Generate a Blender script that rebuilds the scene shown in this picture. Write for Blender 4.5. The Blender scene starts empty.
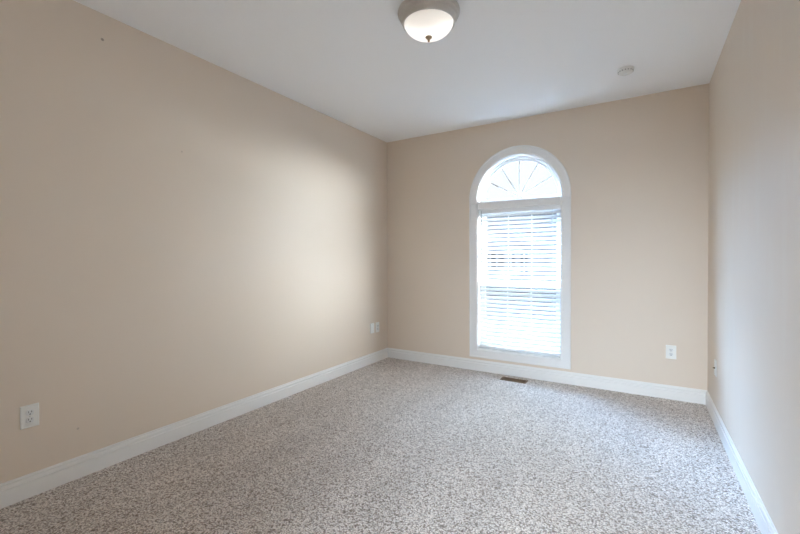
import bpy, bmesh, math, random
from mathutils import Vector, Matrix
random.seed(7)
S = bpy.context.scene
COL = S.collection
PI = math.pi
# ------------------------------------------------------------------ camera
W, D, H = 3.266, 4.277, 2.74            # room width, far wall, ceiling height
YF = -0.75                              # near wall, behind the camera
F_PX, YAW, CY, CX, CZ, PITCH, ROLL, PX = 398.93654, 0.54489, 263.7906, 2.78234, 1.25687, -0.01207, -0.00342, 400.17794
cam = bpy.data.cameras.new('camera')
cam.sensor_width = 36.0
cam.lens = F_PX / 800 * 36.0
cam.shift_x = (400 - PX) / 800
cam.shift_y = (CY - 267) / 800
cam.clip_start = 0.02
cam_ob = bpy.data.objects.new('camera', cam)
COL.objects.link(cam_ob)
fw = Vector((-math.sin(YAW) * math.cos(PITCH), math.cos(YAW) * math.cos(PITCH), math.sin(PITCH)))
rt = Vector((math.cos(YAW), math.sin(YAW), 0))
up = rt.cross(fw)
r2 = rt * math.cos(ROLL) + up * math.sin(ROLL)
u2 = -rt * math.sin(ROLL) + up * math.cos(ROLL)
M = Matrix((r2, u2, -fw)).transposed().to_4x4()
M.translation = Vector((CX, 0, CZ))
cam_ob.matrix_world = M
S.camera = cam_ob
# ------------------------------------------------------------------ view, world, sun
S.view_settings.view_transform = 'Standard'
S.view_settings.look = 'None'
S.view_settings.gamma = 1
S.view_settings.use_curve_mapping = False
S.view_settings.exposure = 3.12
SKY_BASE, SKY_LEFT, SKY_RIGHT, SKY_HIGH, SUN, LAMP, HALL_FILL = 0.15, 12.0, 11.0, 4.8, 0.5, 0.15, 10.5
w = bpy.data.worlds.new('sky'); S.world = w
w.use_nodes = True
nt = w.node_tree; nt.nodes.clear()
wo = nt.nodes.new('ShaderNodeOutputWorld'); bg = nt.nodes.new('ShaderNodeBackground')
# hazy sky: paler straight ahead over the house, far brighter high up and to both sides; bluer to the left
def wn(kind, **k):
    n = nt.nodes.new(kind)
    for a, v in k.items(): setattr(n, a, v)
    return n
wtc = wn('ShaderNodeTexCoord'); wsep = wn('ShaderNodeSeparateXYZ'); nt.links.new(wtc.outputs['Generated'], wsep.inputs[0])
def ramp(sock, a, b, to):
    m = wn('ShaderNodeMapRange', interpolation_type='SMOOTHSTEP')
    m.inputs['From Min'].default_value = a; m.inputs['From Max'].default_value = b
    m.inputs['To Min'].default_value = 0; m.inputs['To Max'].default_value = to
    nt.links.new(sock, m.inputs['Value']); return m.outputs['Result']
def mth(op, a, b):
    m = wn('ShaderNodeMath', operation=op)
    for i, q in enumerate((a, b)):
        if isinstance(q, (int, float)): m.inputs[i].default_value = q
        else: nt.links.new(q, m.inputs[i])
    return m.outputs[0]
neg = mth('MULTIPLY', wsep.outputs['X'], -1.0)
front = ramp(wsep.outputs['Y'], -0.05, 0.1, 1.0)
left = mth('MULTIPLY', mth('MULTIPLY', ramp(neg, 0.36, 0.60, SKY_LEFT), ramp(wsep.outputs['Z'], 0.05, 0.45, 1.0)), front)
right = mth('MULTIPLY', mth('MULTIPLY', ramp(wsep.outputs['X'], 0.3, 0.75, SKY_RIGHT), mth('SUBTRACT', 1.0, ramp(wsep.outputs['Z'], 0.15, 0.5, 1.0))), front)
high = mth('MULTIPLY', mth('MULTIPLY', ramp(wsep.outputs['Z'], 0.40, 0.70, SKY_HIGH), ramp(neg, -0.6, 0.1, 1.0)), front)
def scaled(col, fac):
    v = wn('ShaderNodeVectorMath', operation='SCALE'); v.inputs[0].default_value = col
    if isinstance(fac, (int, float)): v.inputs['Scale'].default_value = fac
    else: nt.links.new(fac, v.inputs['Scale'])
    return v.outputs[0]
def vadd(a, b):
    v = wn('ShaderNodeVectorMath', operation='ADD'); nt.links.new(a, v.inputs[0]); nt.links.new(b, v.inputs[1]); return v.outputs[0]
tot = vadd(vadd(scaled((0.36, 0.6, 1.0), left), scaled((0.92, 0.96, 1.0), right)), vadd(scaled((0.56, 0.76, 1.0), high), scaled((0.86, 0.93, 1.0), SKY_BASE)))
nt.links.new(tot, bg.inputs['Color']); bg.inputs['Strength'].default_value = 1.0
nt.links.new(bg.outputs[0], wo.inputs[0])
sun = bpy.data.lights.new('sun', 'SUN'); sun.energy = SUN; sun.angle = math.radians(2); sun.color = (1, 0.97, 0.92)
sun_ob = bpy.data.objects.new('sun', sun); COL.objects.link(sun_ob)
sun_ob.location = (14, 5, 12)
sun_ob.rotation_euler = Vector((-0.76, 0.06, -0.65)).to_track_quat('-Z', 'Y').to_euler()
pl = bpy.data.lights.new('window_portal', 'AREA'); pl.shape = 'RECTANGLE'; pl.size = 1.0; pl.size_y = 2.2
pl.cycles.is_portal = True
po = bpy.data.objects.new('window_portal', pl); COL.objects.link(po)
po.location = (1.6465, D + 0.135, 1.3); po.rotation_euler = (-PI / 2, 0, 0)   # -Z points into the room (-Y)
hl = bpy.data.lights.new('hall_fill', 'AREA'); hl.shape = 'RECTANGLE'; hl.size = 0.9; hl.size_y = 1.5; hl.energy = HALL_FILL; hl.color = (0.72, 0.86, 1.0); hl.spread = math.radians(85)
ho = bpy.data.objects.new('hall_fill', hl); COL.objects.link(ho)
ho.location = (2.66, -2.2, 1.55); ho.rotation_euler = Vector((-0.14, 0.86, -0.5)).to_track_quat('-Z', 'Y').to_euler()          # added fill light, shining into the room through the doorway
cy = S.cycles
cy.max_bounces = 14; cy.diffuse_bounces = 8; cy.glossy_bounces = 4; cy.transparent_max_bounces = 24; cy.transmission_bounces = 8
cy.sample_clamp_indirect = 8.0; cy.caustics_reflective = False; cy.caustics_refractive = False
cy.use_denoising = True

# ------------------------------------------------------------------ materials
def srgb(r, g, b):
    f = lambda c: (c / 12.92 if c <= 0.04045 else ((c + 0.055) / 1.055) ** 2.4)
    return (f(r / 255), f(g / 255), f(b / 255), 1)

def new_mat(name):
    m = bpy.data.materials.new(name); m.use_nodes = True
    n = m.node_tree.nodes
    return m, m.node_tree, n['Principled BSDF'], n['Material Output']

def plain(name, col, rough=0.5, metal=0.0, noise=0.0, scale=30, bump=0.0, spec=0.5):
    m, t, p, o = new_mat(name)
    p.inputs['Base Color'].default_value = col
    p.inputs['Roughness'].default_value = rough
    p.inputs['Metallic'].default_value = metal
    p.inputs['Specular IOR Level'].default_value = spec
    tc = t.nodes.new('ShaderNodeTexCoord')
    nz = t.nodes.new('ShaderNodeTexNoise'); nz.inputs['Scale'].default_value = scale; nz.inputs['Detail'].default_value = 4
    t.links.new(tc.outputs['Object'], nz.inputs['Vector'])
    if noise:
        mx = t.nodes.new('ShaderNodeMix'); mx.data_type = 'RGBA'
        mx.inputs['A'].default_value = tuple(c * (1 - noise) for c in col[:3]) + (1,)
        mx.inputs['B'].default_value = tuple(min(1, c * (1 + noise)) for c in col[:3]) + (1,)
        t.links.new(nz.outputs['Fac'], mx.inputs['Factor']); t.links.new(mx.outputs['Result'], p.inputs['Base Color'])
    if bump:
        b = t.nodes.new('ShaderNodeBump'); b.inputs['Strength'].default_value = bump; b.inputs['Distance'].default_value = 0.002
        t.links.new(nz.outputs['Fac'], b.inputs['Height']); t.links.new(b.outputs['Normal'], p.inputs['Normal'])
    return m

WALL_COL = srgb(223, 209, 193)
def wall_mat(name, streaks=False, spots=()):
    m, t, p, o = new_mat(name)
    L = t.links
    tc = t.nodes.new('ShaderNodeTexCoord')
    n1 = t.nodes.new('ShaderNodeTexNoise'); n1.inputs['Scale'].default_value = 1.3; n1.inputs['Detail'].default_value = 3
    n2 = t.nodes.new('ShaderNodeTexNoise'); n2.inputs['Scale'].default_value = 260; n2.inputs['Detail'].default_value = 2
    L.new(tc.outputs['Object'], n1.inputs['Vector']); L.new(tc.outputs['Object'], n2.inputs['Vector'])
    mx = t.nodes.new('ShaderNodeMix'); mx.data_type = 'RGBA'
    mx.inputs['A'].default_value = tuple(c * 0.975 for c in WALL_COL[:3]) + (1,)
    mx.inputs['B'].default_value = tuple(c * 1.025 for c in WALL_COL[:3]) + (1,)
    L.new(n1.outputs['Fac'], mx.inputs['Factor'])
    out = mx.outputs['Result']
    p.inputs['Roughness'].default_value = 0.52
    p.inputs['Specular IOR Level'].default_value = 0.4
    if streaks:      # paler upright streaks
        mp = t.nodes.new('ShaderNodeMapping'); mp.inputs['Scale'].default_value = (1, 5.0, 0.9)
        n3 = t.nodes.new('ShaderNodeTexNoise'); n3.inputs['Scale'].default_value = 1.7; n3.inputs['Detail'].default_value = 5
        L.new(tc.outputs['Object'], mp.inputs['Vector']); L.new(mp.outputs[0], n3.inputs['Vector'])
        cr = t.nodes.new('ShaderNodeValToRGB'); cr.color_ramp.elements[0].position = 0.54; cr.color_ramp.elements[1].position = 0.66
        cr.color_ramp.elements[1].color = (0.3, 0.3, 0.3, 1)
        L.new(n3.outputs['Fac'], cr.inputs['Fac'])
        m2 = t.nodes.new('ShaderNodeMix'); m2.data_type = 'RGBA'
        m2.inputs['B'].default_value = srgb(226, 216, 202)
        L.new(cr.outputs['Color'], m2.inputs['Factor']); L.new(out, m2.inputs['A'])
        out = m2.outputs['Result']
    for (pos, rad, amt) in spots:   # nail holes and scuffs
        vd = t.nodes.new('ShaderNodeVectorMath'); vd.operation = 'DISTANCE'; vd.inputs[1].default_value = pos
        L.new(tc.outputs['Object'], vd.inputs[0])
        mr = t.nodes.new('ShaderNodeMapRange'); mr.inputs['From Min'].default_value = rad * 0.5; mr.inputs['From Max'].default_value = rad
        mr.inputs['To Min'].default_value = amt; mr.inputs['To Max'].default_value = 0
        L.new(vd.outputs['Value'], mr.inputs['Value'])
        m2 = t.nodes.new('ShaderNodeMix'); m2.data_type = 'RGBA'; m2.inputs['B'].default_value = srgb(92, 80, 68)
        L.new(mr.outputs['Result'], m2.inputs['Factor']); L.new(out, m2.inputs['A'])
        out = m2.outputs['Result']
    L.new(out, p.inputs['Base Color'])
    b = t.nodes.new('ShaderNodeBump'); b.inputs['Strength'].default_value = 0.12; b.inputs['Distance'].default_value = 0.0015
    L.new(n2.outputs['Fac'], b.inputs['Height']); L.new(b.outputs['Normal'], p.inputs['Normal'])
    return m

def carpet_mat():
    m, t, p, o = new_mat('speckled_carpet')
    L = t.links
    tc = t.nodes.new('ShaderNodeTexCoord')
    wn = t.nodes.new('ShaderNodeTexNoise'); wn.inputs['Scale'].default_value = 60; wn.inputs['Detail'].default_value = 2
    L.new(tc.outputs['Object'], wn.inputs['Vector'])
    ad = t.nodes.new('ShaderNodeVectorMath'); ad.operation = 'MULTIPLY_ADD'
    ad.inputs[1].default_value = (0.014, 0.014, 0.014); L.new(wn.outputs['Color'], ad.inputs[0]); L.new(tc.outputs['Object'], ad.inputs[2])
    v = t.nodes.new('ShaderNodeTexVoronoi'); v.inputs['Scale'].default_value = 135
    L.new(ad.outputs[0], v.inputs['Vector'])
    sp = t.nodes.new('ShaderNodeSeparateColor'); L.new(v.outputs['Color'], sp.inputs[0])
    cr = t.nodes.new('ShaderNodeValToRGB'); e = cr.color_ramp.elements
    e[0].position = 0.0; e[0].color = srgb(142, 128, 118)
    e[1].position = 1.0; e[1].color = srgb(246, 241, 237)
    for pos, c in ((0.16, (196, 184, 175)), (0.3, (228, 218, 210)), (0.7, (240, 232, 226))):
        k = e.new(pos); k.color = srgb(*c)
    L.new(sp.outputs[0], cr.inputs['Fac'])
    # thin dark gaps between the tufts
    gp = t.nodes.new('ShaderNodeMapRange'); gp.inputs['From Min'].default_value = 0.38; gp.inputs['From Max'].default_value = 0.75
    gp.inputs['To Min'].default_value = 0; gp.inputs['To Max'].default_value = 0.68
    L.new(v.outputs['Distance'], gp.inputs['Value'])
    m1 = t.nodes.new('ShaderNodeMix'); m1.data_type = 'RGBA'; m1.inputs['B'].default_value = srgb(98, 86, 78)
    L.new(gp.outputs[0], m1.inputs['Factor']); L.new(cr.outputs[0], m1.inputs['A'])
    # broad nap marks left by the vacuum cleaner
    mp = t.nodes.new('ShaderNodeMapping'); mp.inputs['Rotation'].default_value = (0, 0, 0.5); mp.inputs['Scale'].default_value = (3.2, 0.7, 1)
    n3 = t.nodes.new('ShaderNodeTexNoise'); n3.inputs['Scale'].default_value = 1.6; n3.inputs['Detail'].default_value = 4
    L.new(tc.outputs['Object'], mp.inputs['Vector']); L.new(mp.outputs[0], n3.inputs['Vector'])
    mr = t.nodes.new('ShaderNodeMapRange'); mr.inputs['From Min'].default_value = 0.3; mr.inputs['From Max'].default_value = 0.7
    mr.inputs['To Min'].default_value = 0.92; mr.inputs['To Max'].default_value = 1.06
    L.new(n3.outputs['Fac'], mr.inputs['Value'])
    m2 = t.nodes.new('ShaderNodeVectorMath'); m2.operation = 'SCALE'
    L.new(m1.outputs['Result'], m2.inputs[0]); L.new(mr.outputs[0], m2.inputs['Scale'])
    L.new(m2.outputs[0], p.inputs['Base Color'])
    p.inputs['Roughness'].default_value = 0.95; p.inputs['Specular IOR Level'].default_value = 0.1
    p.inputs['Sheen Weight'].default_value = 0.15
    n4 = t.nodes.new('ShaderNodeTexNoise'); n4.inputs['Scale'].default_value = 22; n4.inputs['Detail'].default_value = 3
    L.new(tc.outputs['Object'], n4.inputs['Vector'])
    ma = t.nodes.new('ShaderNodeMath'); ma.operation = 'MULTIPLY_ADD'; ma.inputs[1].default_value = -0.9
    L.new(v.outputs['Distance'], ma.inputs[0]); L.new(n4.outputs['Fac'], ma.inputs[2])
    b = t.nodes.new('ShaderNodeBump'); b.inputs['Strength'].default_value = 0.55; b.inputs['Distance'].default_value = 0.006
    L.new(ma.outputs[0], b.inputs['Height']); L.new(b.outputs['Normal'], p.inputs['Normal'])
    return m

def glass_mat(name, tint=(0.96, 0.98, 0.98, 1), gloss=0.04):
    m, t, p, o = new_mat(name); t.nodes.remove(p)
    tr = t.nodes.new('ShaderNodeBsdfTransparent'); tr.inputs[0].default_value = tint
    gl = t.nodes.new('ShaderNodeBsdfGlossy'); gl.inputs['Roughness'].default_value = 0.02
    gl.inputs[0].default_value = (0.9, 0.93, 0.95, 1)
    mx = t.nodes.new('ShaderNodeMixShader'); mx.inputs[0].default_value = gloss
    t.links.new(tr.outputs[0], mx.inputs[1]); t.links.new(gl.outputs[0], mx.inputs[2])
    t.links.new(mx.outputs[0], o.inputs[0])
    return m

def screen_mat():
    m, t, p, o = new_mat('insect_mesh'); t.nodes.remove(p)
    tr = t.nodes.new('ShaderNodeBsdfTransparent'); tr.inputs[0].default_value = (1, 1, 1, 1)
    df = t.nodes.new('ShaderNodeBsdfDiffuse'); df.inputs[0].default_value = srgb(120, 124, 128)
    mx = t.nodes.new('ShaderNodeMixShader'); mx.inputs[0].default_value = 0.3
    t.links.new(tr.outputs[0], mx.inputs[1]); t.links.new(df.outputs[0], mx.inputs[2]); t.links.new(mx.outputs[0], o.inputs[0])
    return m

def slat_mat():
    m, t, p, o = new_mat('white_slats'); t.nodes.remove(p)
    df = t.nodes.new('ShaderNodeBsdfDiffuse'); df.inputs[0].default_value = srgb(244, 244, 242)
    tl = t.nodes.new('ShaderNodeBsdfTranslucent'); tl.inputs[0].default_value = srgb(240, 242, 244)
    mx = t.nodes.new('ShaderNodeMixShader'); mx.inputs[0].default_value = 0.3
    t.links.new(df.outputs[0], mx.inputs[1]); t.links.new(tl.outputs[0], mx.inputs[2]); t.links.new(mx.outputs[0], o.inputs[0])
    return m

def lamp_glass_mat():
    # frosted glass lit from within by two bulbs: brighter in front of each bulb
    m, t, p, o = new_mat('lit_frosted_glass')
    L = t.links
    p.inputs['Base Color'].default_value = srgb(245, 240, 232); p.inputs['Roughness'].default_value = 0.25
    tc = t.nodes.new('ShaderNodeTexCoord')
    acc = None
    for pos in ((0.055, 0.02, -0.11), (-0.055, -0.02, -0.11)):
        vd = t.nodes.new('ShaderNodeVectorMath'); vd.operation = 'DISTANCE'; vd.inputs[1].default_value = pos
        L.new(tc.outputs['Object'], vd.inputs[0])
        mr = t.nodes.new('ShaderNodeMapRange'); mr.inputs['From Min'].default_value = 0.02; mr.inputs['From Max'].default_value = 0.14
        mr.inputs['To Min'].default_value = 0.62; mr.inputs['To Max'].default_value = 0.16; mr.interpolation_type = 'SMOOTHSTEP'
        L.new(vd.outputs['Value'], mr.inputs['Value'])
        if acc is None: acc = mr.outputs[0]
        else:
            a = t.nodes.new('ShaderNodeMath'); a.operation = 'ADD'; L.new(acc, a.inputs[0]); L.new(mr.outputs[0], a.inputs[1]); acc = a.outputs[0]
    ml = t.nodes.new('ShaderNodeMath'); ml.operation = 'MULTIPLY'; ml.inputs[1].default_value = LAMP; L.new(acc, ml.inputs[0])
    L.new(ml.outputs[0], p.inputs['Emission Strength'])
    p.inputs['Emission Color'].default_value = (1, 0.95, 0.89, 1)
    return m

M_wall = wall_mat('beige_wall_paint')
M_wall_left = wall_mat('beige_wall_paint_marked', spots=(((0, 1.141, 2.584), 0.011, 0.6), ((0, 0.994, 0.284), 0.008, 0.3), ((0, 1.62, 2.02), 0.008, 0.25)))
M_wall_right = wall_mat('beige_wall_paint_streaked', streaks=True)
M_ceil = plain('white_ceiling_paint', srgb(245, 245, 245), 0.85, noise=0.02, scale=160, bump=0.15, spec=0.2)
M_trim = plain('white_gloss_trim', srgb(234, 233, 231), 0.32, noise=0.01, scale=8)
M_vinyl = plain('white_vinyl', srgb(238, 239, 240), 0.35, noise=0.01, scale=12)
M_carpet = carpet_mat()
M_glass = glass_mat('window_glass')
M_screen = screen_mat()
M_slat = slat_mat()
M_cord = plain('white_cord', srgb(225, 225, 222), 0.7, noise=0.05, scale=400)
M_wand = plain('clear_plastic_wand', srgb(168, 170, 172), 0.25, noise=0.03, scale=60)
M_plate = plain('white_plastic', srgb(236, 236, 232), 0.35, noise=0.01, scale=40)
M_recept = plain('white_receptacle_plastic', srgb(226, 228, 228), 0.3, noise=0.01, scale=40)
M_slot = plain('dark_slot', srgb(40, 36, 34), 0.6, noise=0.1, scale=60)
M_screw = plain('painted_screw', srgb(205, 204, 198), 0.35, 0.2, noise=0.04, scale=200)
M_brass = plain('connector_metal', srgb(120, 100, 72), 0.35, 0.9, noise=0.08, scale=200)
M_nickel = plain('brushed_nickel', srgb(200, 197, 193), 0.4, 0.5, noise=0.06, scale=90, bump=0.05)
M_finial = plain('aged_nickel', srgb(170, 152, 128), 0.4, 0.6, noise=0.08, scale=120)
M_lamp = lamp_glass_mat()
M_detector = plain('detector_plastic', srgb(232, 231, 226), 0.45, noise=0.015, scale=60)
M_vent_hole = plain('detector_vents', srgb(176, 175, 170), 0.7, noise=0.1, scale=80)
M_register = plain('brown_register_enamel', srgb(120, 94, 66), 0.45, 0.3, noise=0.12, scale=50)
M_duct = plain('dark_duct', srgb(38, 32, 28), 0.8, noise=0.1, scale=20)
M_siding = plain('grey_siding', srgb(158, 158, 160), 0.7, noise=0.03, scale=6)
M_roof = plain('grey_shingles', srgb(150, 148, 147), 0.9, noise=0.15, scale=9)
M_exttrim = plain('exterior_white_trim', srgb(240, 240, 238), 0.5, noise=0.02, scale=5)
M_dark_glass = plain('dark_window_glass', srgb(40, 46, 56), 0.1, noise=0.1, scale=2)
M_ground = plain('asphalt_drive', srgb(78, 80, 84), 0.95, noise=0.2, scale=6, bump=0.4)

# ------------------------------------------------------------------ mesh helpers
def obj(name, bm, mat, parent=None, smooth=False, loc=None, bevel=0.0, segs=2):
    me = bpy.data.meshes.new(name)
    bmesh.ops.recalc_face_normals(bm, faces=bm.faces[:])
    bm.to_mesh(me); bm.free()
    if smooth:
        for f in me.polygons: f.use_smooth = True
    me.materials.append(mat)
    o = bpy.data.objects.new(name, me); COL.objects.link(o)
    if loc: o.location = loc
    if parent: o.parent = parent
    if bevel:
        b = o.modifiers.new('bevel', 'BEVEL'); b.width = bevel; b.segments = segs; b.limit_method = 'ANGLE'; b.angle_limit = math.radians(40)
    return o

def empty(name, loc=(0, 0, 0), rz=0.0):
    o = bpy.data.objects.new(name, None); COL.objects.link(o)
    o.location = loc; o.rotation_euler = (0, 0, rz); o.empty_display_size = 0.05
    return o

def tag(o, label, cat, group=None):
    o['label'] = label; o['category'] = cat
    if group: o['group'] = group
    return o

def struct(o):
    o['kind'] = 'structure'; return o

def box(bm, x0, x1, y0, y1, z0, z1):
    v = [bm.verts.new(p) for p in ((x0, y0, z0), (x1, y0, z0), (x1, y1, z0), (x0, y1, z0), (x0, y0, z1), (x1, y0, z1), (x1, y1, z1), (x0, y1, z1))]
    for q in ((0, 3, 2, 1), (4, 5, 6, 7), (0, 1, 5, 4), (1, 2, 6, 5), (2, 3, 7, 6), (3, 0, 4, 7)):
        bm.faces.new([v[i] for i in q])
    return bm

def boxes(*bs):
    bm = bmesh.new()
    for b in bs: box(bm, *b)
    return bm

def lathe(pts, n=48, bm=None, axis='z', origin=(0, 0, 0)):
    """revolve (r, h) pairs; closes ends that reach r = 0"""
    bm = bm or bmesh.new()
    ox, oy, oz = origin
    rings = []
    for r, h in pts:
        if r < 1e-6:
            rings.append([bm.verts.new((ox, oy, oz + h) if axis == 'z' else (ox, oy + h, oz))])
        else:
            ring = []
            for k in range(n):
                a = 2 * PI * k / n
                c, s = r * math.cos(a), r * math.sin(a)
                ring.append(bm.verts.new((ox + c, oy + s, oz + h) if axis == 'z' else (ox + c, oy + h, oz + s)))
            rings.append(ring)
    for a, b in zip(rings, rings[1:]):
        if len(a) == 1 and len(b) == 1: continue
        for k in range(n):
            k2 = (k + 1) % n
            if len(a) == 1: bm.faces.new((a[0], b[k2], b[k]))
            elif len(b) == 1: bm.faces.new((a[k], a[k2], b[0]))
            else: bm.faces.new((a[k], a[k2], b[k2], b[k]))
    return bm

def sweep(path, prof, closed=False, bm=None):
    """sweep a profile (across, out) along a path of (x, z) points in a wall plane;
    'across' is measured to the left of travel, mitred; result in (x, -out, z)"""
    bm = bm or bmesh.new()
    n = len(path); rows = []
    for i, p in enumerate(path):
        p = Vector(p)
        a = Vector(path[i - 1]) if (i > 0 or closed) else None
        b = Vector(path[(i + 1) % n]) if (i < n - 1 or closed) else None
        t1 = (p - a).normalized() if a is not None else None
        t2 = (b - p).normalized() if b is not None else None
        t1 = t1 or t2; t2 = t2 or t1
        n1 = Vector((-t1.y, t1.x)); n2 = Vector((-t2.y, t2.x))
        m = (n1 + n2).normalized(); k = 1 / max(0.3, m.dot(n1))
        rows.append([bm.verts.new((p.x + m.x * k * u, -o, p.y + m.y * k * u)) for u, o in prof])
    L = len(prof)
    for i in range(n if closed else n - 1):
        A, B = rows[i], rows[(i + 1) % n]
        for j in range(L):
            j2 = (j + 1) % L
            bm.faces.new((A[j], A[j2], B[j2], B[j]))
    if not closed:
        bm.faces.new(rows[0][::-1]); bm.faces.new(rows[-1])
    return bm

def arc(cx, cz, r, a0, a1, n=48):
    return [(cx + r * math.cos(a0 + (a1 - a0) * k / n), cz + r * math.sin(a0 + (a1 - a0) * k / n)) for k in range(n + 1)]

# ------------------------------------------------------------------ room shell
T = 0.14
WX, WZ, RI, RO, ZB = 1.6465, 1.9185, 0.4415, 0.5315, 0.242      # window axis, spring height, inner / outer radius, sill
bm = boxes((0, W, YF, D, -0.1, 0))
struct(obj('floor', bm, M_carpet))
struct(obj('ceiling', boxes((-T, W + T, YF - T, D + T, H, H + 0.12)), M_ceil))
struct(obj('wall_left', boxes((-T, 0, YF - T, D + T, -0.1, H)), M_wall_left))
struct(obj('wall_right', boxes((W, W + T, YF - T, D + T, -0.1, H)), M_wall_right))
DX0, DX1, DZ = 2.30, 3.13, 2.06         # open doorway added behind the camera to let the fill light in
struct(obj('wall_front', boxes((0, DX0, YF - T, YF, -0.1, H), (DX1, W, YF - T, YF, -0.1, H), (DX0, DX1, YF - T, YF, DZ, H)), M_wall))
struct(obj('trim_1', boxes((DX0 - 0.07, DX0, YF, YF + 0.017, 0, DZ + 0.07), (DX1, DX1 + 0.07, YF, YF + 0.017, 0, DZ + 0.07), (DX0, DX1, YF, YF + 0.017, DZ, DZ + 0.07),
    (DX0, DX0 + 0.015, YF - T, YF, 0, DZ), (DX1 - 0.015, DX1, YF - T, YF, 0, DZ), (DX0 + 0.015, DX1 - 0.015, YF - T, YF, DZ - 0.015, DZ)), M_trim))
struct(obj('floor_added_hall', boxes((1.7, W + T, -3.3, YF, -0.1, -0.001)), M_carpet))  # unseen hall, added to enclose the fill light
struct(obj('ceiling_added_hall', boxes((1.7, W + T, -3.3, YF - T, H - 0.3, H - 0.2)), M_ceil))
struct(obj('wall_added_hall', boxes((1.7, 1.8, -3.3, YF - T, -0.001, H - 0.3), (W + T - 0.1, W + T, -3.3, YF - T, -0.001, H - 0.3), (1.8, W + T - 0.1, -3.3, -3.2, -0.001, H - 0.3)), M_wall))
# back wall with the arched opening
bm = bmesh.new()
pts = [(WX - RI, ZB)] + arc(WX, WZ, RI, PI, 0, 64) + [(WX + RI, ZB)]
def vv(x, y, z): return bm.verts.new((x, y, z))
for y in (D, D + T):
    def face(*ps): bm.faces.new([bm.verts.new((x, y, z)) for x, z in ps])
    xl, xr = WX - RI, WX + RI
    face((0, -0.1), (xl, -0.1), (xl, H), (0, H)); face((xr, -0.1), (W, -0.1), (W, H), (xr, H))
    face((xl, -0.1), (xr, -0.1), (xr, ZB), (xl, ZB))
    A = arc(WX, WZ, RI, PI, 0, 64)
    for a, b in zip(A, A[1:]): face(a, b, (b[0], H), (a[0], H))
loop = pts
for i in range(len(loop)):
    a, b = loop[i], loop[(i + 1) % len(loop)]
    bm.faces.new([vv(a[0], D, a[1]), vv(b[0], D, b[1]), vv(b[0], D + T, b[1]), vv(a[0], D + T, a[1])])
bmesh.ops.remove_doubles(bm, verts=bm.verts[:], dist=1e-5)
struct(obj('wall_back', bm, M_wall))

# baseboards: flat face with a moulded cap
BP = [(0, 0), (0.014, 0), (0.014, 0.082), (0.0075, 0.0845), (0.0075, 0.0885), (0.012, 0.091), (0.012, 0.104), (0.010, 0.109), (0.004, 0.1105), (0.004, 0.1145), (0.007, 0.117), (0.005, 0.122), (0, 0.122)]
def baseboard(name, a, b, nrm, s0=0, s1=0):
    """from a to b along a wall; s0 / s1: mitre of an inside corner at each end"""
    bm = bmesh.new()
    a, b, nn = Vector(a), Vector(b), Vector(nrm); d = (b - a).normalized()
    ra = [bm.verts.new((a + nn * u + d * u * s0).to_tuple() + (z,)) for u, z in BP]
    rb = [bm.verts.new((b + nn * u - d * u * s1).to_tuple() + (z,)) for u, z in BP]
    L = len(BP)
    for j in range(L):
        bm.faces.new((ra[j], ra[(j + 1) % L], rb[(j + 1) % L], rb[j]))
    bm.faces.new(ra[::-1]); bm.faces.new(rb)
    return struct(obj(name, bm, M_trim))
baseboard('baseboard_left', (0, YF), (0, D), (1, 0), 1, 1)
baseboard('baseboard_back', (0, D), (W, D), (0, -1), 1, 1)
baseboard('baseboard_right', (W, D), (W, YF), (-1, 0), 1, 1)
baseboard('baseboard_front', (DX0 - 0.07, YF), (0, YF), (0, 1), 0, 1)

# ------------------------------------------------------------------ window
win = struct(empty('window_1', (WX, D, 0)))
def wobj(name, bm, mat, parent=None, **k):
    bmesh.ops.translate(bm, verts=bm.verts[:], vec=(-WX, 0, 0))
    return obj(name, bm, mat, parent or win, **k)
CW = RO - RI
# casing profile: inner edge at u = 0, outer back-band at u = CW
CP = [(0, 0), (0, 0.012), (0.004, 0.016), (0.012, 0.016), (0.016, 0.014), (CW - 0.016, 0.017), (CW - 0.014, 0.023), (CW - 0.003, 0.023), (CW, 0.020), (CW, 0)]
ZJ = 1.862
wobj('casing', sweep([(WX - RI, ZJ - 0.001), (WX - RI, ZB), (WX + RI, ZB), (WX + RI, ZJ - 0.001)], [(-u, o) for u, o in CP]), M_trim)
wobj('arch_casing', sweep([(WX + RI, ZJ + 0.001)] + arc(WX, WZ, RI, 0, PI, 64) + [(WX - RI, ZJ + 0.001)], [(-u, o) for u, o in CP]), M_trim)
# reveal lining
J = [(0, 0), (0, -0.115), (0.008, -0.115), (0.008, 0)]
wobj('reveal', sweep([(WX - RI, ZB), (WX + RI, ZB)] + arc(WX, WZ, RI, 0, PI, 64), J, closed=True), M_trim)
# board between arch and lower window
wobj('mullion_board', boxes((WX - RI + 0.008, WX + RI - 0.008, -0.017, 0.13, 1.803, 1.884)), M_trim, bevel=0.003)
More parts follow.
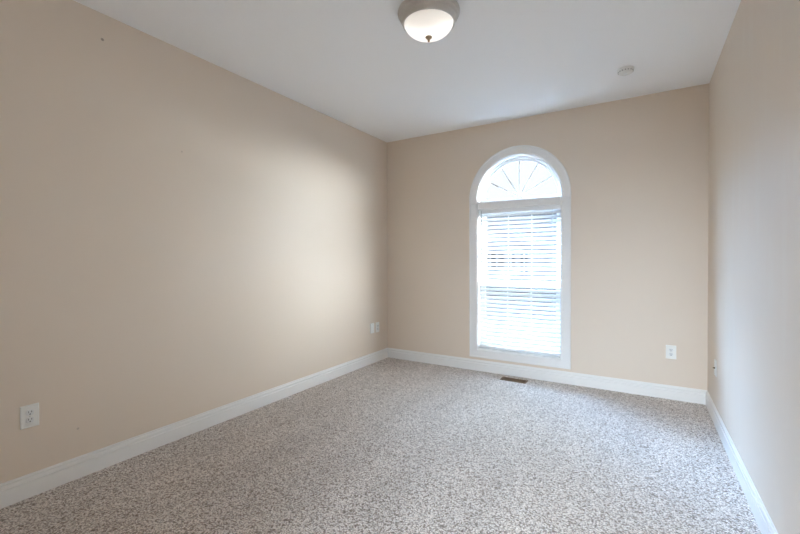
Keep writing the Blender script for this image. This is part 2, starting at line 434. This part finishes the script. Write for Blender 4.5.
# arch window frame, glass, sunburst
RG = 0.392
ring = sweep(arc(WX, WZ, RG, 0, PI, 64), [(0, -0.075), (0, -0.112), (-0.04, -0.112), (-0.04, -0.062), (-0.026, -0.062), (-0.022, -0.075)])
box(ring, WX - RG - 0.04, WX + RG + 0.04, 0.075, 0.112, 1.884, 1.921)
wobj('arch_frame', ring, M_vinyl)
bm = bmesh.new()
vs = []
for y in (0.094, 0.098):
    vs.append([bm.verts.new((x, y, z)) for x, z in arc(WX, WZ, RG + 0.004, 0, PI, 48)])
bm.faces.new(vs[0]); bm.faces.new(vs[1][::-1])
for k in range(49): bm.faces.new((vs[0][k], vs[0][(k + 1) % 49], vs[1][(k + 1) % 49], vs[1][k]))
wobj('arch_glass', bm, M_glass)
for k in range(1, 6):
    a = PI * k / 6
    bm = bmesh.new(); box(bm, 0, RG - 0.0, -0.002, 0.002, -0.0085, 0.0085)
    c, s = math.cos(a), math.sin(a)
    for v in bm.verts:
        x, y, z = v.co; v.co = (WX + x * c - z * s, 0.091 + y, WZ + 0.012 * (1 - x / RG) + x * s + z * c)
    wobj('spoke', bm, M_vinyl)
bm = bmesh.new()
vs = [[bm.verts.new((x, y, z)) for x, z in arc(WX, WZ, 0.034, 0, PI, 20)] for y in (0.076, 0.094)]
bm.faces.new(vs[0]); bm.faces.new(vs[1][::-1])
for k in range(21): bm.faces.new((vs[0][k], vs[0][(k + 1) % 21], vs[1][(k + 1) % 21], vs[1][k]))
wobj('sunburst_hub', bm, M_vinyl)
# double-hung sashes
XL, XR = WX - RI + 0.008, WX + RI - 0.008
wobj('window_frame', boxes((XL, XL + 0.022, 0.07, 0.132, ZB + 0.008, 1.803), (XR - 0.022, XR, 0.07, 0.132, ZB + 0.008, 1.803),
     (XL + 0.022, XR - 0.022, 0.07, 0.132, ZB + 0.008, ZB + 0.03), (XL + 0.022, XR - 0.022, 0.07, 0.132, 1.79, 1.803)), M_vinyl)
def sash(name, z0, z1, y0, y1, st, bot, top):
    x0, x1 = XL + 0.022, XR - 0.022
    f = wobj(name, boxes((x0, x0 + st, y0, y1, z0, z1), (x1 - st, x1, y0, y1, z0, z1), (x0 + st, x1 - st, y0, y1, z0, z0 + bot), (x0 + st, x1 - st, y0, y1, z1 - top, z1)), M_vinyl, bevel=0.002)
    ym = (y0 + y1) / 2
    wobj('pane', boxes((x0 + st - 0.004, x1 - st + 0.004, ym - 0.002, ym + 0.002, z0 + bot - 0.004, z1 - top + 0.004)), M_glass, f)
    gx0, gx1 = x0 + st, x1 - st
    for k in (1, 2):
        x = gx0 + (gx1 - gx0) * k / 3
        wobj('muntin', boxes((x - 0.0055, x + 0.0055, ym - 0.005, ym - 0.0022, z0 + bot, z1 - top)), M_vinyl, f)
    return f
sash('lower_sash', ZB + 0.03, 1.005, 0.074, 0.100, 0.034, 0.055, 0.045)
sash('upper_sash', 0.955, 1.79, 0.104, 0.128, 0.034, 0.05, 0.04)
wobj('insect_screen', boxes((XL + 0.02, XR - 0.02, 0.1335, 0.1345, ZB + 0.02, 0.975)), M_screen)

# blind hung inside the recess
blind = tag(empty('window_blind', (WX, D + 0.036, 1.8)), 'white horizontal slat blind hanging open inside the arched window', 'blind')
def bobj(name, bm, mat, **k):
    bmesh.ops.translate(bm, verts=bm.verts[:], vec=(-WX, -0.036, -1.8))
    return obj(name, bm, mat, blind, **k)
BX0, BX1 = XL + 0.006, XR - 0.006
bobj('headrail', boxes((BX0, BX1, 0.012, 0.060, 1.758, 1.8025)), M_vinyl, bevel=0.003)
PITCH_S, NS = 0.0455, 32
tilt = math.radians(36)
bm = bmesh.new()
for i in range(NS):
    zc = 1.735 - i * PITCH_S
    prof = []
    for k in range(7):      # gently crowned slat, tilted with the room edge down
        u = -0.024 + 0.008 * k
        prof.append((u, 0.0022 * (1 - (u / 0.024) ** 2)))
    prof = prof + [(u, h - 0.0028) for u, h in reversed(prof)]
    ct, st_ = math.cos(tilt), math.sin(tilt)
    A, B = [], []
    for u, h in prof:
        y, z = 0.036 + u * ct - h * st_, zc + u * st_ + h * ct
        A.append(bm.verts.new((BX0 + 0.003, y, z))); B.append(bm.verts.new((BX1 - 0.003, y, z)))
    n = len(prof)
    for j in range(n): bm.faces.new((A[j], A[(j + 1) % n], B[(j + 1) % n], B[j]))
    bm.faces.new(A[::-1]); bm.faces.new(B)
bobj('slats', bm, M_slat)
ZBR = 1.735 - NS * PITCH_S
bobj('bottom_rail', boxes((BX0 + 0.002, BX1 - 0.002, 0.012, 0.060, ZBR - 0.012, ZBR + 0.008)), M_vinyl, bevel=0.003)
for x in (BX0 + 0.09, BX1 - 0.075):
    b = bmesh.new()
    for y in (0.0105, 0.0615): box(b, x - 0.001, x + 0.001, y - 0.0008, y + 0.0008, ZBR, 1.76)
    bobj('ladder_cord', b, M_cord)
b = lathe([(0, 0), (0.0035, 0.002), (0.004, 0.03), (0.0032, 0.05), (0.0032, 0.72), (0.0015, 0.74), (0, 0.742)], 12, origin=(BX0 + 0.032, 0.004, 1.045))
box(b, BX0 + 0.0305, BX0 + 0.0335, 0.003, 0.014, 1.775, 1.79)
bobj('tilt_wand', b, M_wand, smooth=False)
b = boxes((BX1 - 0.0745, BX1 - 0.0725, 0.0075, 0.009, 1.66, 1.78))
lathe([(0, 0), (0.006, 0.002), (0.005, 0.018), (0.001, 0.022), (0, 0.022)], 12, b, origin=(BX1 - 0.0735, 0.006, 1.64))
bobj('lift_cord', b, M_cord)

# ------------------------------------------------------------------ ceiling light
LX, LY = 1.685, 2.15
lamp = tag(empty('ceiling_light', (LX, LY, H)), 'round flush ceiling light with brushed nickel rim and lit frosted dome', 'ceiling light')
pan = [(0, -0.0005), (0.178, -0.0005), (0.184, -0.005), (0.186, -0.014), (0.184, -0.022), (0.177, -0.027), (0.1755, -0.031), (0.1755, -0.038), (0.173, -0.043), (0.166, -0.049), (0.1645, -0.054), (0.163, -0.064), (0.157, -0.074), (0.155, -0.080), (0.151, -0.081), (0.148, -0.078), (0.148, -0.055), (0.0, -0.05)]
o = obj('rim', lathe(pan, 72), M_nickel, lamp, smooth=True)
dome = [(0.1465, -0.070)]
for k in range(1, 17):
    a = (PI / 2) * k / 16
    dome.append((0.1465 * math.cos(a) ** 0.9 if k < 16 else 0.0, -0.074 - 0.080 * math.sin(a) ** 1.15))
obj('glass_dome', lathe(dome, 72), M_lamp, lamp, smooth=True)
fin = [(0, -0.150), (0.019, -0.1515), (0.021, -0.156), (0.018, -0.162), (0.010, -0.167), (0.0065, -0.172), (0.0075, -0.177), (0.005, -0.183), (0, -0.185)]
obj('finial', lathe(fin, 24), M_finial, lamp, smooth=True)

# ------------------------------------------------------------------ smoke detector
sd = tag(empty('smoke_detector', (2.668, 3.612, H)), 'small round white smoke detector on the ceiling near the back wall', 'smoke detector')
obj('base', lathe([(0, 0), (0.060, 0), (0.060, -0.008), (0.057, -0.010), (0, -0.010)], 48), M_detector, sd)
obj('cover', lathe([(0.0, -0.010), (0.053, -0.010), (0.054, -0.014), (0.052, -0.024), (0.046, -0.033), (0.036, -0.036), (0.034, -0.0335), (0.022, -0.0335), (0.020, -0.037), (0, -0.038)], 48), M_detector, sd, smooth=False)
b = bmesh.new()
for k in range(16):
    a = 2 * PI * k / 16
    q = bmesh.new(); box(q, 0.046, 0.0545, -0.005, 0.005, -0.026, -0.0175)
    for v in q.verts:
        x, y, z = v.co; v.co = (x * math.cos(a) - y * math.sin(a), x * math.sin(a) + y * math.cos(a), z)
    me = bpy.data.meshes.new('t'); q.to_mesh(me); q.free(); b.from_mesh(me); bpy.data.meshes.remove(me)
obj('vent_slots', b, M_vent_hole, sd)
obj('test_button', lathe([(0, -0.0375), (0.011, -0.0375), (0.010, -0.0405), (0, -0.041)], 24, origin=(0.0, 0, 0)), M_recept, sd)

# ------------------------------------------------------------------ wall plates (built facing -Y at the origin, z up)
PW, PH = 0.078, 0.121
def plate_bm():
    bm = bmesh.new()
    rows = []
    for s, y in ((0, 0.0), (0, -0.002), (0.004, -0.0055)):
        rows.append([bm.verts.new((x * (PW / 2 - s), y, z * (PH / 2 - s))) for x, z in ((-1, -1), (1, -1), (1, 1), (-1, 1))])
    for a, b in zip(rows, rows[1:]):
        for k in range(4): bm.faces.new((a[k], a[(k + 1) % 4], b[(k + 1) % 4], b[k]))
    bm.faces.new(rows[-1]); bm.faces.new(rows[0][::-1])
    return bm
def screw(parent, z):
    o = obj('screw', lathe([(0, -0.0075), (0.0025, -0.0072), (0.0032, -0.006), (0.0032, -0.0052), (0, -0.0052)], 16, axis='y', origin=(0, 0, z)), M_screw, parent)
    return o
def recept_bm():
    bm = bmesh.new()        # round face with flattened top and bottom
    out = []
    for k in range(40):
        a = 2 * PI * k / 40
        out.append((0.0172 * math.cos(a), max(-0.0142, min(0.0142, 0.0172 * math.sin(a)))))
    A = [bm.verts.new((x, -0.0052, z)) for x, z in out]; B = [bm.verts.new((x, -0.0072, z)) for x, z in out]; Cc = [bm.verts.new((x * .95, -0.0078, z * .95)) for x, z in out]
    for P, Q in ((A, B), (B, Cc)):
        for k in range(40): bm.faces.new((P[k], P[(k + 1) % 40], Q[(k + 1) % 40], Q[k]))
    bm.faces.new(Cc); bm.faces.new(A[::-1])
    return bm
def outlet(label, loc, rz):
    t = tag(empty('wall_outlet', loc, rz), label, 'outlet')
    obj('plate', plate_bm(), M_plate, t)
    screw(t, 0)
    for z in (0.0195, -0.0195):
        r = obj('receptacle', recept_bm(), M_recept, t, loc=(0, 0, z))
        obj('slot', boxes((-0.0076, -0.0052, -0.0081, -0.007, -0.001, 0.0085)), M_slot, r)
        obj('slot', boxes((0.0052, 0.0076, -0.0081, -0.007, 0.0, 0.0085)), M_slot, r)
        obj('ground_hole', lathe([(0, -0.0081), (0.003, -0.0081), (0.003, -0.007), (0, -0.007)], 16, axis='y', origin=(0, 0, -0.0075)), M_slot, r)
    return t
def jack_plate(label, loc, rz, connector):
    t = tag(empty('wall_plate', loc, rz), label, 'wall plate')
    obj('plate', plate_bm(), M_plate, t)
    screw(t, 0.042); screw(t, -0.042)
    if connector:
        obj('connector', lathe([(0, -0.0185), (0.0022, -0.0185), (0.0046, -0.018), (0.0046, -0.0095), (0.0068, -0.009), (0.0068, -0.0052), (0, -0.0052)], 18, axis='y'), M_brass, t)
    return t
# rz = +90 deg faces +X (left wall); -90 deg faces -X (right wall)
outlet('white duplex outlet low on the left wall, nearest the viewer', (0, 0.783, 0.4285), PI / 2)
jack_plate('blank white wall plate on the left wall beside the far corner outlet', (0, 3.934, 0.422), PI / 2, False)
outlet('white duplex outlet low on the left wall by the far corner', (0, 4.044, 0.418), PI / 2)
outlet('white duplex outlet on the back wall right of the window', (3.006, D, 0.420), 0)
jack_plate('white wall plate with protruding metal cable connector on the right wall', (W, 3.832, 0.419), -PI / 2, True)

# ------------------------------------------------------------------ floor register
RX, RY, RL, RWd = 1.657, 4.116, 0.262, 0.104
reg = tag(empty('floor_register', (RX, RY, 0)), 'brown metal floor register set in the carpet below the window', 'floor vent')
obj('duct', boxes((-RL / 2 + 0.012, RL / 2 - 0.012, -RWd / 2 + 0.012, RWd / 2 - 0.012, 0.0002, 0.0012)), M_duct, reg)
obj('frame', boxes((-RL / 2, RL / 2, -RWd / 2, -RWd / 2 + 0.016, 0, 0.006), (-RL / 2, RL / 2, RWd / 2 - 0.016, RWd / 2, 0, 0.006),
    (-RL / 2, -RL / 2 + 0.016, -RWd / 2 + 0.016, RWd / 2 - 0.016, 0, 0.006), (RL / 2 - 0.016, RL / 2, -RWd / 2 + 0.016, RWd / 2 - 0.016, 0, 0.006)), M_register, reg, bevel=0.0015)
b = bmesh.new()
for k in range(24):
    x = -RL / 2 + 0.02 + (RL - 0.04) * k / 23
    box(b, x - 0.0016, x + 0.0016, -RWd / 2 + 0.016, RWd / 2 - 0.016, 0.0012, 0.005)
box(b, -RL / 2 + 0.016, RL / 2 - 0.016, -0.002, 0.002, 0.0012, 0.0052)
obj('grille', b, M_register, reg)

# ------------------------------------------------------------------ outside
struct(obj('ground', boxes((-30, 30, D + 0.3, 40, -0.7, -0.5)), M_ground))
HY = 13.0
house = tag(empty('neighbouring_house', (-1.5, HY, -0.5)), 'grey sided house across the yard seen through the blind', 'house')
def hobj(name, bm, mat, parent=house):
    if parent is house: bmesh.ops.translate(bm, verts=bm.verts[:], vec=(1.5, -HY, 0.5))
    return obj(name, bm, mat, parent)
hobj('wall', boxes((-7, 3, HY, HY + 7, -0.5, 2.85)), M_siding)
b = bmesh.new()
for k in range(17):
    z = -0.4 + k * 0.19
    box(b, -7.01, 3.01, HY - 0.02, HY, z, z + 0.175)
hobj('siding', b, M_siding)
b = bmesh.new()
v = [b.verts.new(p) for p in ((-7.4, HY - 0.4, 2.75), (3.4, HY - 0.4, 2.75), (3.4, HY + 7.4, 2.75), (-7.4, HY + 7.4, 2.75), (-7.4, HY + 3.5, 3.6), (3.4, HY + 3.5, 3.6))]
for f in ((0, 1, 5, 4), (2, 3, 4, 5), (0, 4, 3), (1, 2, 5), (0, 3, 2, 1)): b.faces.new([v[i] for i in f])
hobj('roof', b, M_roof)
def hwin(x0, x1, z0, z1, nv, nh):
    f = hobj('window', boxes((x0 - 0.07, x0, HY - 0.06, HY - 0.01, z0 - 0.07, z1 + 0.07), (x1, x1 + 0.07, HY - 0.06, HY - 0.01, z0 - 0.07, z1 + 0.07),
        (x0, x1, HY - 0.06, HY - 0.01, z0 - 0.07, z0), (x0, x1, HY - 0.06, HY - 0.01, z1, z1 + 0.07)), M_exttrim)
    f.parent = None
    g = hobj('pane', boxes((x0, x1, HY - 0.035, HY - 0.025, z0, z1)), M_dark_glass, f)
    bars = [(x0 + (x1 - x0) * k / nv - 0.015, x0 + (x1 - x0) * k / nv + 0.015, HY - 0.05, HY - 0.035, z0, z1) for k in range(1, nv)]
    bars += [(x0, x1, HY - 0.052, HY - 0.035, z0 + (z1 - z0) * k / nh - 0.012, z0 + (z1 - z0) * k / nh + 0.012) for k in range(1, nh)]
    m = hobj('muntin', boxes(*bars), M_exttrim, f)
    for o in (f, g, m):
        o.data.transform(Matrix.Translation((1.5, -HY, 0.5)))
    f.parent = house
hwin(-1.78, -1.1, 0.92, 1.5, 3, 2)
hwin(-0.98, -0.74, 0.92, 1.5, 2, 2)
hwin(-0.55, -0.33, 0.72, 1.45, 2, 3)
